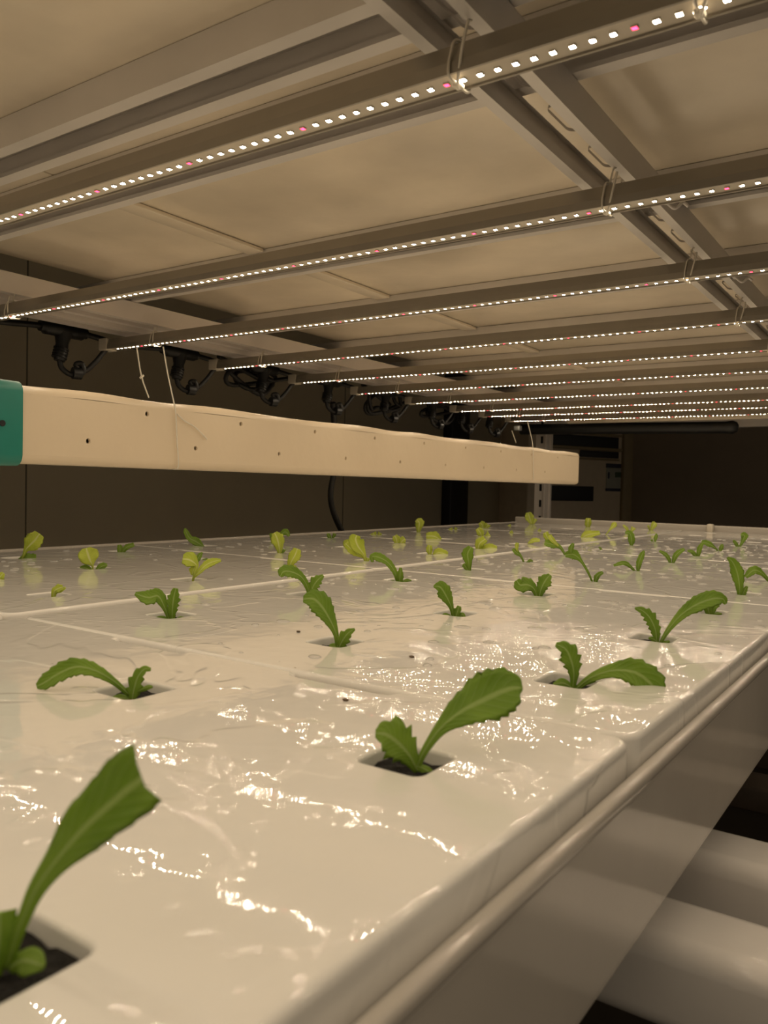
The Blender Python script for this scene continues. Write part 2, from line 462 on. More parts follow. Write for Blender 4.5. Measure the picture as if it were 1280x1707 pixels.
# boards resting on the frame
JX = -.626
BZ = CZ1+.0005
o = MB().rbox((JX+.001, -.56, BZ), (.41, 2.20, BZ+.012), .0015).build('shelf_board', 'board'); tag(o, 'beige ceiling board above the lights, wide one right of the joint', 'board', 'beige boards above the lights')
o = MB().rbox((-.895, -.56, BZ), (JX-.001, 2.20, BZ+.012), .0015).build('shelf_board', 'board'); tag(o, 'narrow beige ceiling board above the lights, between joint and white side beam', 'board', 'beige boards above the lights')
# batten covering the joint, laid between the beams
for k in range(len(beamsY)-1):
    ya, yb = (beamsY[k]+.0215, beamsY[k+1]-.0215)
    if yb-ya < .05 or k < 3: continue
    o = MB().rbox((JX-.011, ya+.001, BZ-.0045), (JX+.011, yb-.001, BZ-.0003), .001).build('joint_batten', 'board')
    tag(o, 'flat beige batten on the board joint, in the %s bay from camera' % ORD[k-3], 'batten', 'flat battens under the board joint')
o = MB().rbox((JX-.011, beamsY[2]+.022, BZ-.0045), (JX+.011, beamsY[3]-.022, BZ-.0003), .001).build('joint_batten', 'board')
tag(o, 'flat beige batten on the board joint, at the upper left picture corner', 'batten', 'flat battens under the board joint')

# ------------------------------------------------------------------ LED strips
SY = [.323, .521, .726, .936, 1.132, 1.322, 1.525, 1.726, 1.875, 2.03]
ADDED_BEHIND = [.122, -.078, -.278]  # unseen strips, added above and behind the camera to brighten the near rafts
SX0, SX1, LP, LZ = -.985, .40, .00864, .282
hw = .0085
def strip_prof():
    return [(-hw, LZ-.0012), (-hw+.0012, LZ-.0012), (-hw+.0012, LZ+.0008), (hw-.0012, LZ+.0008), (hw-.0012, LZ-.0012), (hw, LZ-.0012),
            (hw, LZ+.004), (hw*.62, LZ+.013), (-hw*.62, LZ+.013), (-hw, LZ+.004)]
def led_mesh(nm, mat):
    w_, h_ = .0014, .0009
    v = [(-w_, -w_, 0), (w_, -w_, 0), (w_, w_, 0), (-w_, w_, 0), (-w_*.8, -w_*.8, -h_), (w_*.8, -w_*.8, -h_), (w_*.8, w_*.8, -h_), (-w_*.8, w_*.8, -h_)]
    f = [(4, 7, 6, 5), (0, 1, 5, 4), (1, 2, 6, 5), (2, 3, 7, 6), (3, 0, 4, 7)]
    me = bpy.data.meshes.new(nm); me.from_pydata(v, [], f); me.materials.append(MT[mat]); me.materials.append(MT['pcb'])
    me.polygons.foreach_set('material_index', [0, 1, 1, 1, 1]); me.update()
    bm = bmesh.new(); bm.from_mesh(me)
    for fc in bm.faces:
        if fc.normal.dot(fc.calc_center_median()-Vector((0, 0, -h_/2))) < 0: fc.normal_flip()
    bm.to_mesh(me); bm.free()
    return me
LEDW, LEDR = led_mesh('led', 'led'), led_mesh('red_led', 'red')
redphase = [-.107, -.113, -.136, -.12, -.11, -.10, -.13, -.12, -.105, -.115]
strips = []
hs_, hp_, hc_ = None, None, None
for k, y in enumerate(SY+ADDED_BEHIND):
    st = thing('led_strip', ('long thin LED grow light strip, %s of those ahead of the camera' % ORD[k]) if k < len(SY) else 'added unseen LED grow light strip, %s back from the picture, above the viewer' % ORD[k-len(SY)], 'grow light', (SX0, y, LZ), 'parallel LED grow light strips')
    strips.append(st)
    if k == 0:
        hs_ = MB().prism([(p, q-LZ) for p, q in strip_prof()], 'x', 0, SX1-SX0).build('housing', 'alu', st)
        hp_ = MB().box((.004, -hw+.0014, -.0002), (SX1-SX0-.004, hw-.0014, .0006)).build('circuit_strip', 'pcb', st)
        hc_ = MB().rbox((-.012, -hw-.0012, -.0025), (.006, hw+.0012, .0145), .0015).build('end_cap', 'cap', st)
        h2 = hc_.copy(); COL.objects.link(h2); h2.parent = st; h2.location.x = SX1-SX0+.006
    else:
        for src, dx in ((hs_, 0), (hp_, 0), (hc_, 0), (hc_, SX1-SX0+.006)):
            c = src.copy(); COL.objects.link(c); c.parent = st; c.location = (dx, 0, 0)
    x = redphase[k % 10]; n0 = int((SX1-.012-x)/LP); pos = []
    i = n0
    while x+i*LP > SX0+.012:
        pos.append((x+i*LP, i % 10 == 0)); i -= 1
    # the hundred whose picture is largest: those from the right picture edge leftwards
    vis = [p for p in pos if pix((p[0], y, LZ))[0] < 1300 and pix((p[0], y, LZ))[2] > 0]
    vis = vis[:100]; rest = [p for p in pos if p not in vis]
    for px_, isr in vis:
        o = bpy.data.objects.new('red_led' if isr else 'led', LEDR if isr else LEDW); COL.objects.link(o)
        o.parent = st; o.location = (px_-SX0, 0, -.0002)
        if isr: o['label'] = 'glowing red diode'
    if rest:
        m = MB()
        for px_, isr in rest:
            me = LEDR if isr else LEDW
            m.add([(v.co.x+px_-SX0, v.co.y, v.co.z-.0002) for v in me.vertices], [], False)
            kk = len(m.v)-8
            for f in me.polygons:
                m.f.append([kk+q for q in f.vertices]); m.s.append(False); m.m.append((2 if isr else 0) if f.material_index == 0 else 1)
        o = mesh_ob('led', m.v, m.f, ['led', 'pcb', 'red'], st, m.s, m.m); o['kind'] = 'stuff'

# cable ties that hold the strips to the channels
def tie(x, y, name, label, top):
    t = thing('cable_tie', label, 'cable tie', (x, y, LZ), 'clear ties holding the strips up')
    m = MB()
    P = [(0, -hw-.001, .004), (0, -hw-.0005, -.0022), (0, 0, -.0028), (0, hw+.0005, -.0022), (0, hw+.001, .004), (.001, hw*.7, .0145), (.001, -hw*.7, .0145), (0, -hw-.001, .004)]
    m.tube(spline(P, 5), .0007, 6, caps=False)
    m.tube(spline([(.001, 0, .014), (.003, .001, .025), (.004, .003, top-LZ)], 4), .0006, 6); m.build('loop', 'tie', t)
    MB().rbox((-.002, -.003, -.0042), (.002, .002, -.0022), .0006).build('buckle', 'tie', t)
    MB().tube(spline([(0, 0, -.004), (.003, -.006, -.003), (.007, -.010, .008), (.009, -.009, .019)], 5), .0008, 6).build('tail', 'tie', t)
for k, y in enumerate(SY[:9]):
    tie(YCX+.010, y, 'r', 'clear cable tie where the %s light strip passes under the slotted channel' % ORD[k], YZ0)
for k, y in enumerate(SY):
    if k < 1: continue
    tie(-.885, y, 'l', 'clear cable tie on the %s light strip beside the white side beam' % ORD[k], .306)
tie(-.082, SY[0], 'r', 'clear cable tie on the nearest light strip at top right picture edge', CZ0)

# ------------------------------------------------------------------ power cable and connectors
TX = -1.02
pts = []
for k in range(0, len(SY)):
    yy = SY[k]
    pts += [(TX, yy-.085, .304), (TX, yy-.02, .304), (TX+.004, yy+.05, .298)]
o = MB().tube(spline([(TX, .10, .308)]+pts+[(TX, 2.2, .30)], 5), .0042, 8).build('trunk_cable', 'rubber')
tag(o, 'black trunk cable slung along the left ends of the light strips', 'cable')
protoC = None
def copy_tree(o, parent=None):
    c = o.copy(); COL.objects.link(c); c.parent = parent
    for ch in list(o.children):
        copy_tree(ch, c)
    return c
for k, y in enumerate(SY):
    if k < 1: continue
    lab = 'black T-shaped cable connector feeding the %s light strip' % ORD[k]
    if protoC is None:
        t = thing('cable_connector', lab, 'connector', (TX, y-.05, .304), 'black cable connectors at the strip ends')
        m = MB().tube([(0, -.036, 0), (0, -.030, 0), (0, -.029, 0), (0, .029, 0), (0, .030, 0), (0, .036, 0)], [.0075, .0075, .0105, .0105, .0075, .0075], 14)
        m.rbox((-.006, -.008, .004), (.006, .008, .0135), .002)
        m.build('body', 'black', t)
        m = MB().tube([(0, 0, -.004), (0, -.002, -.020), (0, -.004, -.034), (0, -.006, -.044)], [.0125, .0085, .0095, .0075], 14)
        for q in range(4): m.tube([(0, -.003-.001*q, -.026-.004*q), (0, -.0035-.001*q, -.028-.004*q)], .0105, 12)
        m.build('branch', 'black', t)
        m = MB().tube(spline([(0, -.006, -.042), (.003, -.004, -.054), (.010, .006, -.062), (.018, .020, -.058), (.017, .018, -.046), (.012, .012, -.048), (.016, .022, -.056), (.022, .036, -.042), (.028, .046, -.026), (.034, .050, -.018)], 6), .0038, 8)
        m.build('lead', 'rubber', t)
        m = MB().tube([(.013, .006, -.060), (.016, .018, -.060)], .0085, 12); m.build('lead_coupling', 'black', t)
        protoC = t
    else:
        t = copy_tree(protoC); t.location = (TX, y-.05, .304); t['label'] = lab
# tangled spare cable above the fourth and seventh strip ends
for n_, (yy, lab) in enumerate(((1.08, 'tangled black spare cable bunched near the fourth strip end'), (1.50, 'tangled black spare cable bunched near the sixth strip end'), (1.75, 'tangled black spare cable bunched near the eighth strip end'))):
    rr = random.Random(n_+3); P = []
    for q in range(16):
        th = q*1.1; P.append((-1.045+rr.uniform(-.015, .012), yy+.055*math.cos(th)+rr.uniform(-.02, .02), .285+.024*math.sin(th)+rr.uniform(-.012, .012)))
    P = [(-1.03, yy-.10, .312)]+P+[(-1.03, yy+.10, .300)]
    o = MB().tube(spline(P, 6), .0042, 8).build('cable_bundle', 'rubber'); tag(o, lab, 'cable', 'bunched black spare cable')
o = MB().tube(spline([(-1.07, 1.35, .27), (-1.10, 1.40, .15), (-1.11, 1.40, .06), (-1.10, 1.44, -.02), (-1.09, 1.52, -.09), (-1.085, 1.60, -.4), (-1.08, 1.6, FLZ+.005)], 8), .0065, 10).build('hanging_cable', 'rubber')
tag(o, 'black cable hanging down behind the cream gutter to below the tray', 'cable')
# black end pipe under the last beams
o = MB().tube([(-1.03, 2.2, .272), (-.46, 2.2, .266), (-.442, 2.2, .266), (-.432, 2.2, .266), (-.428, 2.2, .266)], [.0155, .0155, .017, .013, .006], 18).build('rubber_pipe', 'black')
tag(o, 'black round pipe with closed end below the farthest light strips', 'pipe')
o = MB().rbox((-.986, 2.055, .258), (-.968, 2.075, .272), .003).build('silver_clip', 'silver'); tag(o, 'small silver clip at the left end of the last strip', 'clip')
o = MB().rbox((-.875, 2.165, .283), (.30, 2.185, .3075), .003).build('end_rail', 'board'); tag(o, 'beige rail across the far end behind the last strip', 'rail')

# ------------------------------------------------------------------ hanging gutter
GX, GY0, GY1, GZ0, GZ1 = -.750, .452, 1.945, .110, .189
gt = thing('hanging_gutter', 'long cream plastic gutter with two rows of small holes, hung by threads', 'gutter', (GX-.03, GY0, GZ0))
inv = Matrix.Translation(-Vector(gt.location))
N = 60; cross = rrect(-.050, 0, 0, GZ1-GZ0, .009, 5)      # (x offset, z)
holesG = [(.605+.1505*k, .172, .0029) for k in range(9)]+[(.528+.1510*k, .1365, .0029) for k in range(9)]
# front face: flat plate with round holes
R_ = .009
out = [(GY0, GZ0+R_), (GY1, GZ0+R_), (GY1, GZ1-R_), (GY0, GZ1-R_)]
hl = []
for y, z, r in holesG:
    if y < GY1-.02: hl.append([(y+r*math.cos(2*math.pi*q/16), z+r*math.sin(2*math.pi*q/16)) for q in range(16)])
def wav(y, z):
    return .0016*math.sin(9*y+1)+.0010*math.sin(23*y)
o = plate('front_face', out, hl, [(0, 0), (0, .0002)], [(0, 0), (0, .004)], 'gutter', lambda y, z, d: (GX+d, y, z), gt); o.matrix_parent_inverse = inv
o = fix_normals(o)
m = MB(); V = []; F = []; prof = []
# shell around the rest of the section, from the front face's top edge over and back to its bottom edge
for q in range(7):
    a = math.radians(90*q/6); prof.append((-R_+R_*math.cos(a), GZ1-GZ0-R_+R_*math.sin(a)))
for q in range(7):
    a = math.radians(90+90*q/6); prof.append((-.050+R_+R_*math.cos(a), GZ1-GZ0-R_+R_*math.sin(a)))
for q in range(7):
    a = math.radians(180+90*q/6); prof.append((-.050+R_+R_*math.cos(a), R_+R_*math.sin(a)))
for q in range(7):
    a = math.radians(270+90*q/6); prof.append((-R_+R_*math.cos(a), R_+R_*math.sin(a)))
for k in range(N+1):
    y = GY0+(GY1-GY0)*k/N
    for x, z in prof:
        top = max(0, (z-.06)/.02)
        V.append((GX+x, y, GZ0+z+top*.0012*math.sin(y*27+math.sin(y*11))))
n = len(prof)
for k in range(N):
    for q in range(n-1): F.append((k*n+q, k*n+q+1, (k+1)*n+q+1, (k+1)*n+q))
m.add(V, F, True); m.add(V[-n:], [list(range(n))])
o = m.build('shell', 'gutter', gt); o.matrix_parent_inverse = inv
cp = [(GX+x*1.02+.0022, GZ0+z) for x, z in rrect(-.0545, -.0025, 0, GZ1-GZ0+.0025, .011, 5)]
m = MB().prism(cp, 'y', GY0-.045, GY0+.0, smooth=True)
o = m.build('end_cap', 'teal', gt); o.matrix_parent_inverse = inv; o['label'] = 'teal green end cap'
o = MB().tube([(GX+.0015, .4305, .148), (GX+.0035, .4305, .148)], .003, 12).build('cap_hole', 'dark', gt); o.matrix_parent_inverse = inv
# threads
def thread(P, label, r=.0007, extra=None, r2=.0006):
    m = MB().tube(spline(P, 6), r, 6)
    if extra: m.tube(spline(extra, 6), r2, 6)
    o = m.build('hanging_thread', 'tie'); tag(o, label, 'thread', 'clear threads holding the gutter up')
gf = GX+.0027
def G(x, y, X=gf): return tuple(at_x(x, y, X))
p0 = at_x(272, 578, GX+.012)
thread([tuple(p0), G(280, 625), G(290, 672), G(293, 690), G(295, 735), G(297, 778), tuple(Vector(G(297, 778))+Vector((-.012, 0, -.0028)))],
       'clear thread looped around the near part of the gutter, its loose tail hanging', .0008, [G(295, 690), G(308, 702), G(325, 712), G(345, 732)], .0008)
thread([tuple(at_x(228, 580, GX-.057)), tuple(at_x(236, 628, GX-.057)), tuple(at_x(248, 663, GX-.057))], 'clear knotted thread behind the near part of the gutter', .0009,
       [tuple(at_x(234, 630, GX-.057)), tuple(at_x(239, 626, GX-.058))], .0016)
thread([tuple(at_x(879, 702, GX+.01)), G(884, 722), G(888, 745), G(889, 800)], 'clear thread at the far end of the gutter', .0009)
thread([tuple(at_x(853, 718, GX-.057)), tuple(at_x(860, 738, GX-.057))], 'clear thread behind the far end of the gutter', .0008)

# ------------------------------------------------------------------ channels under the tray
for k, (y, lab) in enumerate(((.410, 'glossy white grow channel below the tray, nearer of the two'), (.515, 'glossy white grow channel below the tray, farther of the two'))):
    prof = rrect(y-.026, -.161, y+.026, -.115, .011, 7)
    o = MB().prism(prof, 'x', -.94, .40, smooth=True).build('grow_channel', 'pipe'); tag(o, lab, 'grow channel', 'white grow channels on the tier below')
for x, sd_ in ((-.96, 'left'), (.37, 'right')):
    o = MB().rbox((x, .30, -.188), (x+.03, 1.0, -.162), .002).build('channel_bearer', 'wood'); tag(o, 'dark bearer below the white grow channels, %s side' % sd_, 'bearer', 'dark bearers of the tier below')
    o = MB().rbox((x, .85, -.292), (x+.03, 1.5, -.266), .002).build('slat_bearer', 'wood'); tag(o, 'dark bearer below the dark brown slats, %s side' % sd_, 'bearer', 'dark bearers of the tier below')
for k in range(2):
    o = MB().rbox((-.94, .98+.16*k, -.264), (.40, 1.04+.16*k, -.235), .004).build('dark_slat', 'wood'); tag(o, 'dark brown slat below the tray behind the grow channels, %s' % ('nearer', 'farther')[k], 'slat', 'dark slats under the tray')

# ------------------------------------------------------------------ floor-standing air conditioner
ang = math.radians(65.2)        # face runs towards (cos, sin)
u = Vector((math.cos(ang), math.sin(ang), 0)); nrm = Vector((u.y, -u.x, 0))
base = at_depth(880, 800, 3.6); base.z = FLZ
ac = thing('air_conditioner', 'beige floor-standing air conditioner with dark louvres at the far wall', 'air conditioner', base)
ac.matrix_world = Matrix.Translation(base) @ Matrix((u, -nrm, Vector((0, 0, 1)))).transposed().to_4x4()
# work out where picture positions fall on its front face
def acp(x, y):
    d = ray(x, y); t = (base-CAM).dot(nrm)/d.dot(nrm); P = CAM+d*t; q = P-base; return q.dot(u), q.z
xl = 0.0; xr = acp(1036, 800)[0]; ztop = acp(960, 700)[1]+.12
m = MB().rbox((xl, 0, 0), (xr, .30, ztop), .01); m.build('cabinet', 'ac', ac)
m = MB().rbox((xr+.001, -.012, 0), (acp(1052, 800)[0], .30, ztop), .008); m.build('side_column', 'ac_side', ac)
def acbox(x0, y0, x1, y1, name, mat, d=.006, mb=None):
    a_, b_ = acp(x0, (y0+y1)/2), acp(x1, (y0+y1)/2); zc = acp((x0+x1)/2, y0)[1], acp((x0+x1)/2, y1)[1]
    return MB().rbox((min(a_[0], b_[0]), -d, min(zc)), (max(a_[0], b_[0]), .001, max(zc)), .002).build(name, mat, ac)
acbox(920, 726, 1030, 745, 'air_outlet', 'dark'); acbox(966, 752, 1030, 763, 'air_outlet', 'dark')
acbox(918, 721, 1034, 725, 'louvre', 'ac_side', .016); acbox(918, 745, 1034, 750, 'louvre', 'ac_side', .016); acbox(918, 763, 1030, 766, 'louvre', 'ac_side', .012)
acbox(916, 810, 988, 835, 'display_window', 'dark')
lb = acbox(1010, 780, 1034, 818, 'energy_label', 'paper', .004)
for a_ in ((1010, 773, 1034, 780, 'ink'), (1009, 814, 1033, 819, 'ink'), (1024, 787, 1034, 796, 'green_ink'), (1012, 787, 1015, 798, 'ink')):
    o = acbox(a_[0], a_[1], a_[2], a_[3], 'label_print', a_[4], .0055)

# ------------------------------------------------------------------ seedlings
def leaf(name, ctrl, parent, mat, origin, serr=.0, fork=0., fold=.25, lean=0., seed=0, curl=0.):
    """ctrl: (Vector point, half-width). One closed lofted blade, thick at the stalk and thin at the rim."""
    rr = random.Random(seed)
    S = spline([(*p, w_) for p, w_ in ctrl], 7); n = len(S); K = 9
    V = []; UV = []; F = []
    L = [0]
    for i in range(1, n): L.append(L[-1]+float(np.linalg.norm(S[i][:3]-S[i-1][:3])))
    tot = L[-1] or 1
    wm = max(float(s[3]) for s in S)
    ph = rr.uniform(0, 6)
    for i, s in enumerate(S):
        p = Vector(s[:3]); w_ = max(.00015, float(s[3]))
        t = Vector(S[min(i+1, n-1)][:3])-Vector(S[max(i-1, 0)][:3]); t.normalize()
        toc = (CAM-p).normalized(); nm = toc+Vector((0, 0, .35))+RX*lean; nm = (nm-t*nm.dot(t)).normalized()
        b = t.cross(nm)
        sf = L[i]/tot
        # toothed rim, alternating per side, only where the blade is broad
        broad = max(0, min(1, (w_/wm-.35)*2.2))
        th = .0009*(1-sf)+.00035 if w_ > .0012 else .0010
        th = min(th, w_*.9)
        for side in (1, -1):
            for q in range(K):
                uu = -1+2*q/(K-1)
                if side == -1 and q in (0, K-1): continue
                sg = 1 if uu > 0 else -1
                saw = ((sf*tot/.0042+ph+(.37 if sg > 0 else 0)) % 1.0)
                ww = w_*(1+serr*broad*(saw-.4)*abs(uu)**4)
                rip = .10*w_*math.sin(sf*17+ph+sg*1.3)*abs(uu)**2*broad
                z = fold*w_*abs(uu)**1.5*(.5+.5*broad)+rip
                q3 = p+b*(uu*ww)+nm*(z+side*th*.5*(1-uu*uu)**.5*(1+1.2*math.exp(-(uu*5)**2)))
                if fork: q3 += t*(fork*w_*abs(uu)**1.6*max(0, (sf-.75)*4))
                V.append(q3-origin); UV.append((q/(K-1), sf))
    R_n = 2*K-2
    def idx(i, k):   # ring order: top 0..K-1 then bottom K-2..1
        k %= R_n
        return i*R_n+(k if k < K else K+(R_n-k)-1)
    for i in range(n-1):
        for k in range(R_n): F.append((idx(i, k), idx(i, k+1), idx(i+1, k+1), idx(i+1, k)))
    F.append([idx(0, k) for k in range(R_n)]); F.append([idx(n-1, k) for k in range(R_n-1, -1, -1)])
    o = mesh_ob(name, V, F, mat, parent, True, None, UV)
    return fix_normals(o)

COLW = ['right-rim line', 'second line from right rim', 'third line from right rim', 'third line from left rim', 'second line from left rim', 'left-rim line']
def seedling(i, j, look, base, leaves, mat='leaf', serr=.25, n_=0):
    hx, hy = hole_xy(i, j)
    col = COLW[i]
    row = ORD[j]+' hole back'
    lab = '%s seedling, %s, %s' % (look, col, row)
    t = thing('lettuce_seedling', lab, 'seedling', (hx, hy, -.0055), 'lettuce seedlings in the raft holes')
    # sponge plug
    bm = bmesh.new(); bmesh.ops.create_grid(bm, x_segments=8, y_segments=8, size=.0124)
    rr = random.Random(i*31+j)
    for v in bm.verts: v.co.z = .0008+rr.uniform(-.0009, .0009)-.0025*max(0, 1-(v.co.length/.006))
    me = bpy.data.meshes.new('growing_plug'); bm.to_mesh(me); bm.free(); me.materials.append(MT['sponge'])
    pl = bpy.data.objects.new('growing_plug', me); COL.objects.link(pl); pl.parent = t
    MBp = MB().box((-.0124, -.0124, -.011), (.0124, .0124, -.001)); pl2 = MBp
    me2 = MBp
    pl2o = me2.build('plug_body', 'sponge', pl)
    # how the picture position relates to this hole
    px, py, dep = pix((hx, hy, -.0035)); bx, by = base
    origin = Vector((hx, hy, -.0055))
    cnt = 0
    for lf in leaves:
        kw = {}
        if isinstance(lf, dict): kw = dict(lf); lf = kw.pop('p')
        nm = kw.pop('name', 'leaf'); m_ = kw.pop('mat', mat); dd = kw.pop('dd', None)
        if dd is None: dd = random.Random(i*17+j*5+cnt).uniform(-.12, .12)
        L0 = 0; C = []
        for q, (x, y, w_) in enumerate(lf):
            if q: L0 += math.hypot(x-lf[q-1][0], y-lf[q-1][1])
            d = dep + dd*L0*dep/FPX*1.2
            C.append((at_depth(px+x-bx, py+y-by, d), w_*.5*d/FPX))
        leaf(nm, C, t, m_, origin, serr=kw.pop('serr', serr), seed=i*100+j*7+cnt, **kw)
        cnt += 1
    return t
def sd(p, **k): return dict(p=p, name='seed_leaf', serr=0, fold=.1, **k)
Y_ = 'leaf_y'
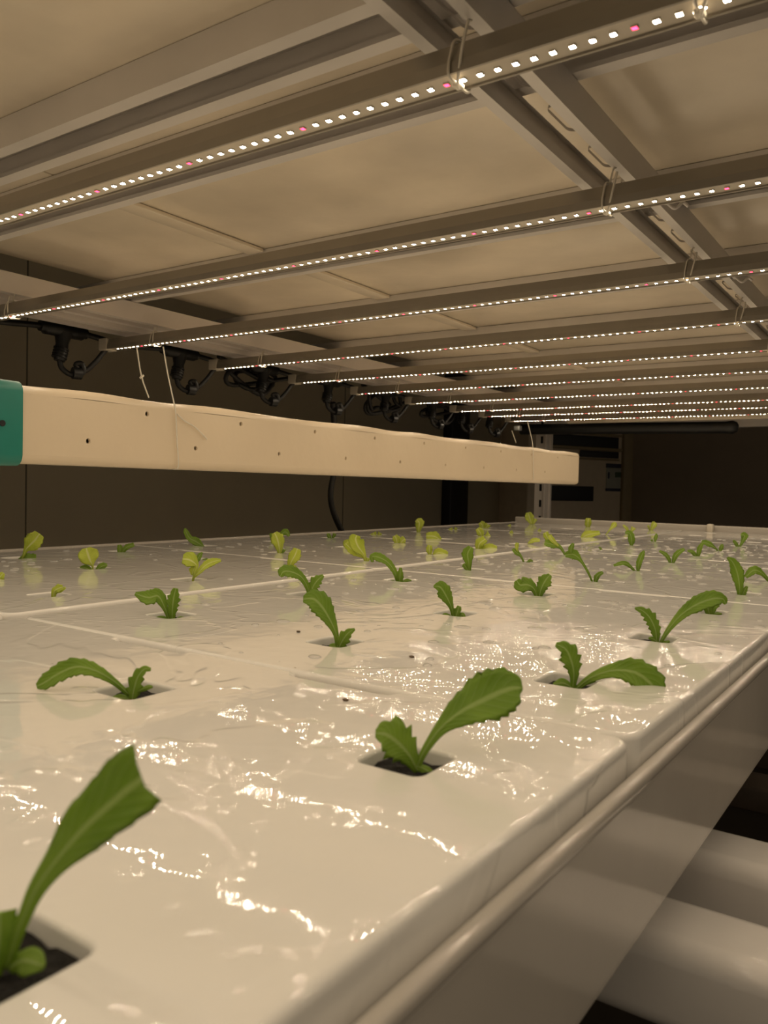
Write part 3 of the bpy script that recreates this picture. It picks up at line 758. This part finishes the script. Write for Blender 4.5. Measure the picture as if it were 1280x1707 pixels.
DATA = [
 (0,0,'very large blurred two-leaf green',(28,1600),[dict(p=[(38,1592,16),(58,1530,20),(85,1465,30),(122,1412,48),(165,1362,84),(205,1325,104),(238,1296,114),(260,1280,104)],fork=.5,dd=-.1,serr=.06),dict(p=[(18,1605,20),(22,1570,34),(24,1535,52),(24,1500,56)],fork=.2),sd([(42,1596,10),(62,1583,40),(82,1585,44),(98,1592,12)],dd=-.2),sd([(20,1606,10),(4,1590,26),(-8,1575,10)])]),
 (0,1,'large green broad-bladed',(672,1270),[dict(p=[(688,1272,11),(705,1238,14),(730,1204,24),(762,1178,52),(800,1158,80),(835,1142,76),(856,1137,50),(865,1138,8)],dd=.12,serr=.18),dict(p=[(690,1276,11),(676,1250,34),(656,1228,62),(637,1215,54),(620,1213,14)],serr=.5,dd=-.1),sd([(688,1268,9),(703,1274,16),(714,1281,12)])]),
 (1,1,'sprawling green, leaf arching far left',(215,1153),[dict(p=[(207,1150,8),(180,1127,12),(150,1110,22),(120,1104,30),(92,1114,32),(66,1130,26),(53,1136,10)],dd=-.12,lean=-.2),dict(p=[(212,1158,11),(216,1138,22),(222,1120,20),(232,1108,13),(243,1108,6)],serr=.6),sd([(212,1158,6),(192,1156,15),(180,1154,5)]),sd([(222,1145,5),(238,1138,9),(246,1137,4)])]),
 (0,2,'green drooping-leaf',(943,1136),[dict(p=[(952,1142,7),(954,1115,16),(949,1092,30),(940,1074,26),(924,1066,8)],serr=.55),dict(p=[(956,1142,8),(985,1121,15),(1020,1110,26),(1055,1113,46),(1080,1130,48),(1091,1148,30),(1094,1158,8)],dd=-.15),sd([(952,1140,6),(936,1131,18),(920,1133,6)]),sd([(962,1136,5),(975,1129,10),(990,1126,6)])]),
 (1,2,'tall green left-leaning',(555,1071),[dict(p=[(560,1076,7),(556,1048,10),(546,1025,22),(533,1004,36),(519,991,34),(502,991,12)],dd=.1),dict(p=[(560,1076,8),(568,1060,20),(577,1048,15),(588,1041,4)],serr=.6),sd([(562,1074,6),(553,1071,14),(545,1069,6)])]),
 (0,3,'wide V-shaped green',(1092,1063),[dict(p=[(1098,1066,5),(1095,1042,15),(1086,1022,20),(1074,1010,14),(1061,1005,4)],serr=.6),dict(p=[(1103,1064,5),(1118,1040,9),(1138,1017,16),(1163,1000,26),(1190,990,28),(1207,990,16),(1212,998,5)],dd=.1),sd([(1100,1064,4),(1091,1057,8),(1084,1055,4)]),sd([(1100,1066,5),(1110,1064,9),(1119,1060,4)])]),
 (2,2,'green one with folded left leaf,',(287,1026),[dict(p=[(286,1031,6),(277,1007,10),(266,988,22),(249,990,26),(227,983,6)],lean=-.3),dict(p=[(289,1031,6),(289,1012,14),(291,993,20),(295,974,8)],serr=.6),sd([(286,1031,5),(272,1026,13),(260,1025,5)]),sd([(290,1031,5),(302,1027,12),(313,1025,5)])]),
 (1,3,'small single-stalk green',(763,1022),[dict(p=[(760,1026,5),(755,1004,9),(746,985,22),(737,972,22),(726,970,4)]),dict(p=[(762,1026,8),(766,1012,12),(769,1003,6)],serr=.5),sd([(760,1025,4),(747,1019,9),(738,1022,4)]),sd([(764,1025,4),(773,1018,9),(779,1025,4)])]),
 (0,4,'green half-hidden upright',(1180,1015),[dict(p=[(1185,1020,5),(1187,1003,16),(1191,989,26),(1199,982,12)]),dict(p=[(1185,1020,5),(1180,1000,16),(1173,985,18),(1167,979,6)]),sd([(1184,1018,4),(1195,1012,6),(1204,1012,3)])]),
 (2,3,'green twin-leaf, arching left,',(505,991),[dict(p=[(513,995,5),(507,972,9),(497,956,13),(482,948,20),(468,947,20),(462,955,6)]),dict(p=[(514,995,5),(515,977,15),(523,963,18),(534,953,5)],serr=.6)]),
 (1,4,'bushy two-leaf green',(885,987),[dict(p=[(887,990,5),(881,973,12),(870,966,24),(858,966,24),(852,958,10)]),dict(p=[(889,990,5),(893,973,16),(900,959,22),(908,949,7)],serr=.4)]),
 (0,5,'tall narrow green',(1245,988),[dict(p=[(1238,991,5),(1237,967,14),(1233,946,20),(1226,930,14),(1217,922,4)]),dict(p=[(1240,991,5),(1245,979,9),(1250,970,4)]),sd([(1236,990,4),(1226,986,5),(1220,987,3)])]),
 (0,6,'edge-of-picture green',(1290,966),[dict(p=[(1290,966,4),(1276,950,8),(1262,944,15),(1248,955,7)])]),
 (2,4,'green one with leaf curving left,',(670,961),[dict(p=[(667,965,5),(660,942,9),(648,926,12),(633,918,15),(623,917,10),(623,926,4)]),dict(p=[(668,965,5),(669,950,12),(670,935,4)]),sd([(669,963,4),(680,957,7),(688,957,3)]),sd([(665,962,4),(657,959,6),(650,960,3)])]),
 (1,5,'long-stalked green',(988,964),[dict(p=[(988,968,3),(978,945,4),(966,926,6),(954,916,18),(940,917,8)]),dict(p=[(950,914,3),(950,906,9),(954,897,4)]),dict(p=[(990,968,3),(993,953,9),(1003,945,5)])]),
 (1,6,'thin spreading green',(1060,948),[dict(p=[(1060,950,3),(1050,939,5),(1038,932,8),(1021,936,4)]),dict(p=[(1061,950,3),(1063,933,9),(1068,919,9),(1072,911,3)])]),
 (2,5,'upright paddle-leaf green',(788,946),[dict(p=[(786,949,4),(785,932,10),(783,916,20),(789,904,10)]),dict(p=[(785,946,4),(778,935,9),(776,932,4)])]),
 (2,6,'sparse thin green',(875,933),[dict(p=[(875,934,3),(869,921,4),(861,914,9),(855,908,4)]),dict(p=[(876,934,2),(884,928,5),(889,929,2)]),dict(p=[(863,913,2),(862,904,6),(863,898,5)],mat=Y_)]),
 (1,7,'small V-shaped green',(1118,935),[dict(p=[(1119,936,3),(1112,921,7),(1099,912,4)]),dict(p=[(1121,936,3),(1127,919,9),(1141,909,5)])]),
 (1,8,'small leaning green',(1163,926),[dict(p=[(1163,928,3),(1166,912,8),(1172,900,4)]),dict(p=[(1163,928,3),(1155,917,7),(1146,914,3)])]),
 (1,9,'thin pale-stalked green',(1198,917),[dict(p=[(1198,918,2),(1190,909,4),(1178,902,10),(1168,899,5)]),dict(p=[(1198,918,2),(1201,909,7),(1203,903,3)])]),
 (1,10,'distant two-tone green',(1230,909),[dict(p=[(1232,910,3),(1226,901,6),(1222,896,3)]),dict(p=[(1232,909,3),(1238,898,6),(1241,889,11),(1235,886,5)])]),
 (2,7,'blurred yellow-green forked',(945,924),[dict(p=[(943,924,3),(933,908,6),(919,903,14),(907,900,10)]),dict(p=[(930,906,3),(920,896,8),(915,888,7)],mat=Y_)]),
 (2,8,'tiny sprout-like',(1002,916),[dict(p=[(1002,916,3),(999,911,4),(996,909,2)])]),
 (2,9,'small upright broad',(1052,908),[dict(p=[(1052,908,3),(1053,897,11),(1050,886,10),(1042,884,4)])]),
 (2,10,'tiny upright narrow',(1090,902),[dict(p=[(1088,903,2),(1091,892,6),(1092,886,2)]),dict(p=[(1087,902,2),(1083,896,4)])]),
 (3,2,'tiny curled pale',(75,988),[dict(p=[(82,988,6),(84,976,10),(91,971,14),(98,969,8)],mat=Y_),dict(p=[(86,978,4),(95,975,5),(102,969,4)],mat=Y_)]),
 (3,3,'yellowish multi-leaf',(312,963),[dict(p=[(318,966,3),(322,946,5),(325,934,8),(314,925,28),(302,923,16)],mat=Y_,serr=.05),dict(p=[(320,955,3),(338,936,12),(352,928,13),(366,925,5)],mat=Y_,dd=.5),dict(p=[(322,936,3),(329,920,9),(335,912,3)]),dict(p=[(318,950,4),(320,942,14),(323,932,6)],mat=Y_)]),
 (3,4,'yellow upright',(490,945),[dict(p=[(488,947,4),(491,931,12),(498,918,20),(502,907,12)],mat=Y_),sd([(488,945,3),(495,938,6),(500,936,3)],mat=Y_)]),
 (3,5,'large yellow twin-blade',(610,931),[dict(p=[(607,932,3),(603,917,9),(594,904,24),(590,892,24),(592,885,12)],mat=Y_,serr=.1),dict(p=[(602,922,3),(586,911,16),(573,899,9)],mat=Y_),dict(p=[(608,931,3),(611,923,8)],mat=Y_)]),
 (3,6,'yellow-green flat right-leaning',(712,920),[dict(p=[(715,921,3),(713,910,11),(714,902,7)],mat=Y_),dict(p=[(718,921,3),(729,915,16),(744,918,9)],mat=Y_)]),
 (3,7,'yellow bushy',(800,912),[dict(p=[(803,914,4),(818,908,15),(832,909,8)],mat=Y_),dict(p=[(800,914,3),(803,901,16),(813,893,12)],mat=Y_)]),
 (3,8,'faint flat',(864,906),[dict(p=[(880,902,3),(890,897,8),(900,897,5)],mat=Y_)]),
 (3,9,'pale upright blurred',(920,900),[dict(p=[(919,902,3),(912,893,11),(908,884,9)],mat=Y_)]),
 (3,10,'low yellow sprawling',(970,895),[dict(p=[(969,896,4),(980,889,14),(1001,885,7)],mat=Y_)]),
 (3,11,'slim pale-tipped',(1005,888),[dict(p=[(1003,888,2),(1011,878,3),(1018,870,9),(1020,865,4)],mat=Y_)]),
 (3,12,'small forked pale',(1040,882),[dict(p=[(1042,883,3),(1038,874,5),(1032,868,3)],mat=Y_),dict(p=[(1044,882,3),(1050,872,8)],mat=Y_)]),
 (3,13,'far little rounded',(1078,883),[dict(p=[(1085,882,3),(1090,872,10),(1093,869,6)],mat=Y_),dict(p=[(1083,882,2),(1080,873,4)],mat=Y_)]),
 (4,3,'round-leaf yellow',(150,945),[dict(p=[(149,948,3),(147,936,5),(143,927,28),(139,915,32),(137,907,14)],mat=Y_,serr=0,fold=.4),sd([(148,946,4),(136,941,13),(125,941,5)]),sd([(152,946,4),(163,938,13),(172,935,5)])]),
 (4,4,'hidden tiny-leaved',(333,931),[dict(p=[(335,932,3),(343,928,5),(349,927,3)])]),
 (4,5,'yellow single tall leaf',(462,919),[dict(p=[(461,922,3),(460,907,13),(457,893,22),(452,882,10)],mat=Y_),dict(p=[(463,921,2),(469,910,5)])]),
 (4,6,'short yellowish',(573,911),[dict(p=[(577,911,4),(574,902,12),(580,897,6)],mat=Y_)]),
 (4,7,'short two-leaf pale',(665,905),[dict(p=[(662,907,4),(660,896,13),(657,890,8)],mat=Y_),dict(p=[(665,906,3),(671,898,14),(675,896,5)],mat=Y_)]),
 (4,8,'flat yellow leftward',(738,898),[dict(p=[(735,899,3),(722,891,16),(708,890,10)],mat=Y_)]),
 (4,9,'low yellow twin-leaf',(803,893),[dict(p=[(803,895,3),(800,885,13),(795,878,8)],mat=Y_),dict(p=[(806,894,3),(816,888,13)],mat=Y_)]),
 (4,10,'faint low pale',(857,889),[dict(p=[(855,889,3),(850,883,6)],mat=Y_)]),
 (4,11,'faint small pale',(904,885),[dict(p=[(902,886,3),(897,880,6)],mat=Y_)]),
 (4,13,'far pale upright',(982,878),[dict(p=[(980,880,4),(980,869,11),(981,861,8)],mat=Y_)]),
 (5,3,'yellow ragged-leaf',(35,929),[dict(p=[(45,926,3),(51,911,8),(58,903,24),(66,895,30),(74,884,18)],mat=Y_,serr=.2),dict(p=[(38,929,6),(52,926,18),(68,925,14)])]),
 (5,4,'small two-leaf green',(210,914),[dict(p=[(207,916,5),(207,905,9),(206,899,5)]),dict(p=[(209,915,4),(218,904,9),(231,899,7)])]),
 (5,5,'green zigzag-leaf',(342,909),[dict(p=[(340,908,3),(327,899,14),(316,893,10),(310,883,9),(308,876,3)],mat='leaf')]),
 (5,6,'green arched-leaf',(464,901),[dict(p=[(463,902,3),(461,890,7),(459,884,4)]),dict(p=[(465,901,3),(475,888,6),(484,882,11),(490,889,4)])]),
 (5,7,'tiny forked green',(550,894),[dict(p=[(550,896,4),(548,888,7),(545,884,3)]),dict(p=[(552,896,3),(558,884,6)])]),
 (5,8,'tiny clumped pale',(625,890),[dict(p=[(621,892,5),(617,884,11)],mat=Y_),dict(p=[(624,892,4),(629,884,8)],mat=Y_)]),
 (5,9,'tall pale far-left',(702,886),[dict(p=[(701,889,3),(702,878,9),(703,868,16),(698,863,7)],mat=Y_)]),
 (5,10,'tiny low pale',(757,882),[dict(p=[(754,884,4),(751,877,7)],mat=Y_),dict(p=[(757,884,3),(761,876,5)],mat=Y_)]),
 (5,11,'small clumped yellow',(807,879),[dict(p=[(804,882,4),(803,873,12),(799,868,8)],mat=Y_),dict(p=[(807,881,3),(813,871,10)],mat=Y_)]),
 (5,12,'far faint pale',(853,876),[dict(p=[(852,878,3),(848,872,6)],mat=Y_)]),
 (5,13,'farthest upright pale',(888,872),[dict(p=[(881,870,4),(877,858,15),(875,850,8)],mat=Y_),dict(p=[(883,870,3),(888,861,6)],mat=Y_)]),
]
for d in DATA: seedling(*d)
# left picture edge plant
px, py, dp = pix((*hole_xy(4, 2), -.0035))
seedling(4, 2, 'cropped pale-and-green', (px, py), [dict(p=[(px, py, 4), (-10, 975, 10), (0, 962, 16), (6, 955, 6)], mat=Y_), dict(p=[(px, py, 5), (-6, 992, 18), (8, 995, 8)])])
# empty holes still hold their sponge where no leaf shows
done = {(d[0], d[1]) for d in DATA} | {(4, 2)}

# beads of water standing on the rafts
wm, wn, wl_, wb = new_mat('sheen_whitened_water')
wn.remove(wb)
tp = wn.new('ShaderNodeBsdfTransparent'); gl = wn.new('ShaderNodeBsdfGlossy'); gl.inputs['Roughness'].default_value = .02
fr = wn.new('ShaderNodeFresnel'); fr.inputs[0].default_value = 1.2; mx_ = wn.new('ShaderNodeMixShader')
df = wn.new('ShaderNodeBsdfDiffuse'); df.inputs[0].default_value = (.9, .88, .84, 1); m2_ = wn.new('ShaderNodeMixShader'); m2_.inputs[0].default_value = .35  # white diffuse share paints in the bright reflections on the drops
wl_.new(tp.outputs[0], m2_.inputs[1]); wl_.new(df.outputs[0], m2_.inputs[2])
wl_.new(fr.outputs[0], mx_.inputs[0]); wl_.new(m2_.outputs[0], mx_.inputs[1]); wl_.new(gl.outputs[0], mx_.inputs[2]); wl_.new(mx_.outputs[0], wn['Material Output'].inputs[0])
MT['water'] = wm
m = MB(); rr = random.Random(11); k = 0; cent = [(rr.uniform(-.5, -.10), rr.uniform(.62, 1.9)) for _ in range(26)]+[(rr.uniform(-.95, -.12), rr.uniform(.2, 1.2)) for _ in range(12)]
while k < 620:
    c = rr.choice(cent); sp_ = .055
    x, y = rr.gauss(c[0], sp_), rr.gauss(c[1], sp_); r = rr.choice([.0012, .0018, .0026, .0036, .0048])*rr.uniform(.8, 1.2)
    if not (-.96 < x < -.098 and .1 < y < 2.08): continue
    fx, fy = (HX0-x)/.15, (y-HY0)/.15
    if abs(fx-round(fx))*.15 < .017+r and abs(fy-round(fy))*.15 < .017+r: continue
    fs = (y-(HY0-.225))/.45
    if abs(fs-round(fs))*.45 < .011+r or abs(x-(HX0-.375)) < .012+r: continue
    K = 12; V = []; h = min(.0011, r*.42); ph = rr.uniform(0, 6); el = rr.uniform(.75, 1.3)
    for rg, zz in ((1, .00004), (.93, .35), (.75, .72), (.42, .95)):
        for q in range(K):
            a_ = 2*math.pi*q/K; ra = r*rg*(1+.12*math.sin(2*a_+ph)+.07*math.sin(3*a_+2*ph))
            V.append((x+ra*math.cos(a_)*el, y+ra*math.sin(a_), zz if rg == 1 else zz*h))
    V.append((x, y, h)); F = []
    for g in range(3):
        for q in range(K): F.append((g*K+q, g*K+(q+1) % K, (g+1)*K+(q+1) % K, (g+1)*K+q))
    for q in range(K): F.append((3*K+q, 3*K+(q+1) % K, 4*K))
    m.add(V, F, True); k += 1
o = mesh_ob('water_drops', m.v, m.f, 'water', None, m.s); tag(o, 'scattered water drops with painted-in white sheen, standing on the white rafts', 'water'); o['kind'] = 'stuff'

# soil crumbs on the rafts
for x, y, lab in ((497, 1054, 'brown soil crumb on raft left of the tall left-leaning seedling'), (686, 1096, 'brown soil crumb on raft between the two middle seedlings'), (576, 1168, 'brown soil crumb on near raft below the seam notch')):
    p = at_z(x, y, 0); bm = bmesh.new(); bmesh.ops.create_icosphere(bm, subdivisions=2, radius=.0013)
    for v in bm.verts: v.co = Vector((v.co.x*random.uniform(.9, 1.5), v.co.y*random.uniform(.8, 1.2), v.co.z*.55*random.uniform(.7, 1.2)))
    me = bpy.data.meshes.new('soil_crumb'); bm.to_mesh(me); bm.free(); me.materials.append(MT['soil'])
    o = bpy.data.objects.new('soil_crumb', me); COL.objects.link(o); o.location = (p.x, p.y, .0005); tag(o, lab, 'soil crumb', 'soil crumbs on the rafts')
